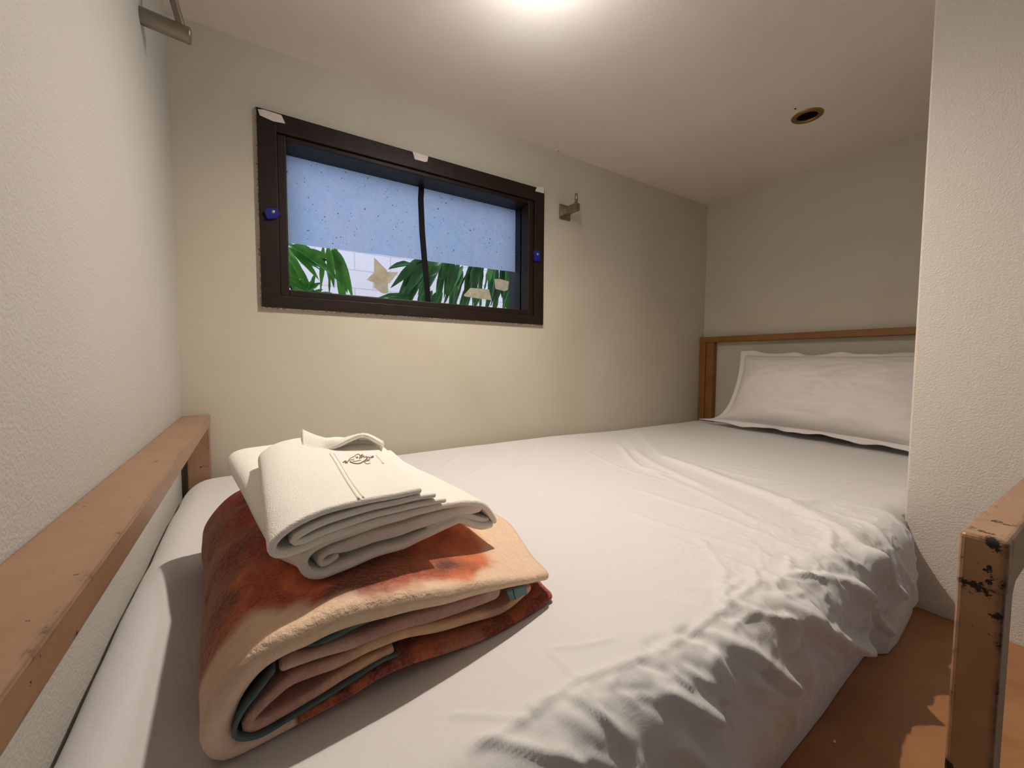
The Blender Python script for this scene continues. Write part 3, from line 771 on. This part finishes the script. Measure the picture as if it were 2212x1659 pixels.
def bcol_outer(P, u, v, f, o):
    # coloured top: red field with a cream border at the front and the right end
    top = 1-ss(f, .40, .46)                           # upper arm of the fold (f runs right tip -> left fold -> lower layer)
    side = ss(f, .40, .46)*(1-ss(f, .58, .62))
    jag = .013*nz(u*26, v*26, 3, 3)
    fm = .006 + .046*(1-ss(u, .0, .13)) + .018*ss(u, .2, .27)
    c = CR
    if f < .60:
        red = ss(v+jag-fm, -.006, .012)*ss(.262-u+jag*.8, -.004, .022)
        if u < .03: red = max(red, 0)
        pat = nz(u*34+5, v*20, 7, 4)
        R = mixc(RD, OR, .22+1.3*pat); R = mixc(R, DR, ss(nz(u*14, v*13, 2.2, 3), .05, .35))
        R = mixc(R, OR*1.08, ss(u, .10, .2)*ss(.16-v, -.02, .06)*(.8+.5*nz(u*60, v*18, 1)))
        # two dark blotches
        for (bu, bv, ru, rv) in ((.195, .034, .040, .020), (.015, .16, .05, .03), (.00, .27, .05, .04), (.10, .20, .05, .04)):
            d = ((u-bu)/ru)**2+((v-bv)/rv)**2; R = mixc(R, DK, .85*math.exp(-d)*(.8+.7*nz(u*40, v*40, 9)))
        R = mixc(R, DR, ss(.03-u, -.02, .03)*.8)
        c = mixc(CR, R, red)
        c = mixc(c, np.array(lin(244, 214, 196)), ss(.05-v, 0, .05)*ss(f, .4, .5)*.6)
    else:
        p2 = nz(u*13+2, v*8, 5, 3)
        c = mixc(DR, np.array(lin(176, 104, 84)), ss(p2, -.08, .12)); c = mixc(c, OR*.8, ss(nz(u*20, v*20, 2), .1, .3)*.6)
    return c
blk = empty('folded_blanket', (.12, .45, ZM)); tag(blk, 'thick folded plush blanket in red and cream, lying on the bed under the towels', 'blanket')
def Rw(pxs): return rows(pxs, bN, bD, bO, bU)
upper = [(1625, 805), (1540, 815), (1430, 828), (1300, 850), (1100, 893), (900, 945), (760, 985), (640, 1030), (540, 1085), (420, 1145), (320, 1215), (235, 1310), (170, 1420), (142, 1510), (148, 1575), (195, 1620)]
lower = [(290, 1590), (450, 1510), (600, 1425), (760, 1330), (900, 1235), (1050, 1165), (1200, 1110), (1400, 1035), (1560, 950), (1640, 890)]
path = Rw(upper+lower)
def othick(f): return .0185 if f < .52 else .0185-.0085*ss(f, .52, .60)
def odepth(f): return (0.0 - .006*math.sin(f*9), .372)
ribbon('outer_fold', path, lambda f: (.011+.0085*ss(f, 0.02, .30)) if f < .5 else (.0195-.0095*ss(f, .5, .60)), BF, odepth, M_BLK, blk, .0035, .0085, .0045, bwarp, bcol_outer)
def pkcol(a, b): 
    return lambda P, u, v, f, o: mixc(a, b, ss(nz(u*9, v*9, 4), -.15, .25))
PKD = np.array(lin(196, 150, 138)); CR2 = np.array(lin(228, 184, 146))
# nested inner folds
inner = [(1560, 872), (1450, 962), (1300, 1010), (1150, 1052), (1000, 1085), (850, 1140), (700, 1215), (600, 1250), (480, 1300), (390, 1370), (310, 1450), (285, 1500), (330, 1505), (450, 1440), (600, 1350), (760, 1250), (930, 1170)]
ribbon('inner_fold', Rw(inner), lambda f: .0085, BF, lambda f: (.006, .365), M_BLK, blk, .0035, .0035, .006, bwarp, pkcol(PKD, CR2))
core = [(1415, 900), (1300, 945), (1180, 985), (1050, 1030), (900, 1085), (760, 1140), (620, 1180), (500, 1225), (450, 1245)]
ribbon('inner_fold', Rw(core), lambda f: .0135 if f < .5 else .0135-.006*ss(f, .5, 1), BF, lambda f: (.008, .36), M_BLK, blk, .0035, .005, .006, bwarp, pkcol(PK, PKD))
t = NT('teal_satin_binding'); t.col(t.mix(t.ramp(t.noise(40, 3), .3, .7), lin(86, 104, 106), lin(64, 80, 84))); t.bump(t.noise(300, 2), .0006); t.set(Roughness=.55); M_TEAL = t.m
tealA = [(1290, 905), (1200, 925), (1050, 955), (900, 1000), (780, 1055), (690, 1105), (600, 1140), (540, 1150)]
ribbon('satin_binding', Rw(tealA), lambda f: .0022+.007*math.sin(math.pi*min(1, f*1.05)), BF, lambda f: (.010, .10), M_TEAL, blk, .004, .002, .01, bwarp)
tealB = [(395, 1245), (330, 1330), (265, 1410), (228, 1480), (222, 1530), (262, 1548), (350, 1530), (470, 1460), (600, 1380), (760, 1280), (880, 1200), (960, 1165)]
ribbon('satin_binding', Rw(tealB), lambda f: .0030, BF, lambda f: (.003, .12), M_TEAL, blk, .004, .0014, .01, bwarp)
# care label
p = [atp(400+x/2.077, 860+y/2.077, bN, bD-.001) for x, y in ((1440, 858), (1530, 838), (1535, 880), (1455, 908))]
g = [[p[0].lerp(p[1], i/4).lerp(p[3].lerp(p[2], i/4), j/3) + bN*(-.0008*math.sin(i*1.5)) for j in range(4)] for i in range(5)]
o = patch('care_label', g, m_simple('teal_label', lin(92, 122, 124), .5), blk, .0008)
bm = bmesh.new(); tube(bm, [p[0].lerp(p[1], .28)-bN*.0012, p[3].lerp(p[2], .28)-bN*.0012], .0007, 8); objbm('label_seam', bm, m_simple('dark_teal_thread', lin(40, 62, 72), .6), blk, True)

# ---- towels
t = NT('white_terry')
lp = t.noise(750, 2); lp2 = t.noise(60, 3)
t.col(t.mix(t.ramp(t.noise(330, 3), .3, .75), lin(252, 246, 232), lin(255, 252, 244))); t.bump(t.math('ADD', t.math('MULTIPLY', lp, .9), t.math('MULTIPLY', lp2, .5)), .0014, .6); t.set(Roughness=.95); t.b.inputs['Sheen Weight'].default_value = .3; M_TERRY = t.m
tO = Vector((.034, .36, 0)); tU = Vector((.968, .25, 0)).normalized(); tV = Vector((-.15, .98, 0)).normalized(); tN = Vector((-tU.y, tU.x, 0))
TD = tO.dot(tN)
def Rt(pxs, dd=0): return rows(pxs, tN, TD+dd, tO, tU, 4.02, 560, 900)
tw = empty('bath_towel', (.13, .5, .26)); tag(tw, 'larger folded white bath towel lying on the red blanket under the smaller towel', 'towel', 'folded white towels')
def twarp(P, u, v, f):
    P = P.copy(); k = min(1, max(0, (P.z-.262)/.04)); P.z += -.0025*k + .0022*nz(u*9, v*6, 6) + .045*v + k*.012*v*(1 if u < .12 else max(0.25, 1-(u-.12)/.1)) + .012*v*(1-ss(u, .12, .2))
    P.x -= .010*ss(v, .015, .05)*ss(.06-u, 0, .06)
    return P
lowp = [(2055, 905), (2040, 870), (1975, 775), (1900, 735), (1800, 728), (1650, 745), (1500, 785), (1250, 850), (1000, 938), (800, 1000), (600, 1068), (470, 1140), (400, 1225), (395, 1310), (450, 1372), (560, 1378), (700, 1330), (850, 1272), (1000, 1212), (1200, 1140), (1300, 1105), (1500, 1010), (1700, 905), (1760, 890), (1850, 925), (1950, 955), (2020, 940)]
ribbon('outer_fold', Rt(lowp), .0075, (tO, tU, tV), lambda f: (0, .335-.05*ss(f, .2, 0)), M_TERRY, tw, .003, .0036, .005, twarp)
lowi = [(1940, 790), (1800, 815), (1650, 860), (1500, 910), (1300, 975), (1100, 1040), (900, 1105), (760, 1150), (640, 1180), (560, 1240), (560, 1300), (620, 1285), (690, 1235)]
ribbon('inner_fold', Rt(lowi), lambda f: .0125 if f < .75 else .0125-.007*ss(f, .75, .9), (tO, tU, tV), lambda f: (.0045, .325), M_TERRY, tw, .003, .004, .006, twarp)
tipi = [(1500, 985), (1650, 905), (1750, 865), (1850, 870), (1950, 905), (2005, 905)]
ribbon('inner_fold', Rt(tipi), .0065, (tO, tU, tV), lambda f: (.004, .27), M_TERRY, tw, .003, .003, .006, twarp)
# smaller towel on top
uw = empty('hand_towel', (.08, .45, .31)); tag(uw, 'smaller folded white towel with an embroidered brown emblem, topmost of the stack', 'towel', 'folded white towels')
hV = Vector((-.01, 1, 0)).normalized()
def top_lift(u, v): return .072*v
def uwarp(P, u, v, f):
    P = P.copy(); P.z += top_lift(u, v) + .0012*nz(u*10, v*9, 8)
    # corners of the far end slant
    return P
UF = (tO - tN*.012 - tU*.003, tU, hV)
o1 = [(.103, .3245), (.08, .3265), (.05, .3285), (.02, .3290), (-.004, .3260), (-.019, .3195), (-.0255, .3115), (-.021, .3050), (-.008, .3040), (.02, .3065), (.06, .3070), (.10, .3045), (.128, .3030)]
o2 = [(.120, .3165), (.09, .3195), (.05, .3215), (.015, .3200), (-.004, .3165), (-.011, .3125), (-.004, .3100), (.02, .3125), (.06, .3140), (.10, .3115), (.133, .3085)]
dep = lambda f: (0, .215)
ribbon('outer_fold', o1, .0062, UF, lambda f: (0, .245-.05*ss(.5-f, .2, .5)), M_TERRY, uw, .003, .003, .005, uwarp)
ribbon('inner_fold', o2, .0050, UF, lambda f: (-.0006, .19), M_TERRY, uw, .003, .0024, .005, uwarp)
def topz(P):
    r_ = P - UF[0]; # solve u,v in the skewed frame
    det = tU.x*hV.y - tU.y*hV.x; u = (r_.x*hV.y - r_.y*hV.x)/det; v = (tU.x*r_.y - tU.y*r_.x)/det
    zc = np.interp(u, [-.019, -.004, .02, .05, .08, .103], [.3195, .3260, .3290, .3285, .3265, .3245]) + .0031
    return zc + top_lift(u, v) + .0012*nz(u*10, v*9, 8), u, v
def ontop(px, py, off=.0006):
    z = .335
    for _ in range(12):
        p = at(px, py, 2, z); z = topz(p)[0] + off
    return at(px, py, 2, z)
def uvz(u, v, dz=0):
    P = UF[0] + tU*u + hV*v; P = Vector((P.x, P.y, 0)); P.z = topz(P)[0] + dz; return P
# flap folded over at the far end, its right half curling up
backe = [at(653, 930, 2, .352), at(680, 942, 2, .351), at(708, 950, 2, .350), at(735, 953, 2, .350), at(765, 950, 2, .349), at(797, 951, 2, .347), at(828, 963, 2, .340)]
fronte = [at(655, 979, 2, .3395), at(678, 978, 2, .3398), at(703, 975, 2, .3405), at(727, 967, 2, .3455), at(757, 951, 2, .3535), at(787, 942, 2, .3570), at(826, 962, 2, .343)]
bb = crom([tuple(p) for p in backe], 6); ff2 = crom([tuple(p) for p in fronte], 6)
g = []
for a, b in zip(bb, ff2):
    a = Vector(a); b = Vector(b); row = []
    for k in range(13):
        s_ = k/12; p_ = a.lerp(b, s_); p_.z += .004*math.sin(math.pi*s_); row.append(p_)
    g.append(row)
patch('flap', g, M_TERRY, uw, .004)
# back roll joining flap and towel: far end thickness
g = []
for a in bb:
    a = Vector(a); low = Vector((a.x, a.y+.002, max(.318, a.z-.03))); row = [a.lerp(low, k/6) + Vector((0, .007*math.sin(math.pi*k/6), 0)) for k in range(7)]; g.append(row)
patch('far_fold', g, M_TERRY, uw, .004)
# woven band across the towel
def bandtube(pxs, r, name, mat):
    pts = [ontop(*p) for p in crom(pxs, 8)]; bm = bmesh.new(); tube(bm, [Vector((p.x, p.y, p.z-.0003)) for p in pts], r, 8); return objbm(name, bm, mat, uw, True)
M_BAND = m_simple('flat_woven_cotton', lin(246, 240, 226), .8)
bandtube([(714, 980), (728, 1002), (748, 1036), (775, 1077)], .0013, 'woven_band', M_BAND)
bandtube([(722, 979), (736, 1001), (757, 1036), (785, 1074)], .0009, 'woven_band', M_BAND)
bandtube([(813, 983), (822, 993), (828, 1001)], .0010, 'woven_band', M_BAND)
# embroidered emblem
M_EMB = m_simple('brown_embroidery', lin(146, 112, 94), .7)
bm = bmesh.new()
def st(pts, r=.00045):
    q = [ontop(700+x/13.825, 960+y/13.825, .0004) for x, y in crom(pts, 5)]; tube(bm, q, r, 6)
st([(720, 500), (780, 420), (880, 370), (960, 310), (1030, 290), (1080, 330)])
st([(690, 530), (740, 480), (860, 455), (900, 440)])
st([(780, 520), (880, 560), (980, 578), (1090, 560), (1190, 500), (1260, 450), (1280, 420)], .0008)
st([(860, 495), (950, 500), (1040, 480), (1100, 470)])
st([(940, 385), (990, 375), (1010, 400), (960, 410)])
st([(1060, 420), (1090, 350), (1140, 310), (1150, 330), (1110, 400)], .0007)
st([(1110, 410), (1150, 370), (1200, 345), (1180, 390)])
st([(1210, 400), (1250, 360), (1280, 370), (1260, 410), (1300, 390)])
st([(1300, 400), (1340, 370), (1360, 400), (1400, 375)])
st([(1410, 395), (1430, 360), (1470, 350), (1460, 385), (1420, 400)], .0007)
st([(575, 540), (620, 500), (660, 510), (640, 550), (700, 555)], .0007)
st([(1200, 540), (1250, 500), (1320, 490), (1360, 480)])
st([(1230, 560), (1290, 580), (1380, 560)])
st([(1290, 470), (1340, 440), (1380, 430)])
objbm('embroidered_emblem', bm, M_EMB, uw, True)

# ------------------------------------------------------------------ tiny things
bm = bmesh.new(); bmesh.ops.create_uvsphere(bm, u_segments=12, v_segments=8, radius=1)
q = at(1803, 1602, 2, .0012)
for v in bm.verts: v.co = Vector((q.x+v.co.x*.0026, q.y+v.co.y*.0014, .0013+v.co.z*.0012))
o = objbm('paint_crumb', bm, m_simple('white_crumb', lin(225, 215, 205), .7), None, True); tag(o, 'tiny white crumb on the bare bed board beside the mattress', 'crumb')
def speck(p, r, n, name, mat, label=None, cat=None):
    bm = bmesh.new(); bmesh.ops.create_uvsphere(bm, u_segments=10, v_segments=6, radius=1)
    for v in bm.verts: v.co = Vector((p.x+v.co.x*r[0], p.y+v.co.y*r[1], p.z+v.co.z*r[2]))
    o = objbm(name, bm, mat, None, True); tag(o, label, cat); return o
pp = at(1718, 235, 2, ZC); speck(pp, (.004, .003, .0012), 0, 'ceiling_nail', M_DARK, 'tiny black nail head in the ceiling beside the empty downlight', 'nail')
pp = at(1207, 327, 2, ZC); speck(pp, (.0025, .0025, .001), 0, 'ceiling_nail', M_DARK, 'tiny dark dot on the ceiling edge above the right end of the window', 'nail')
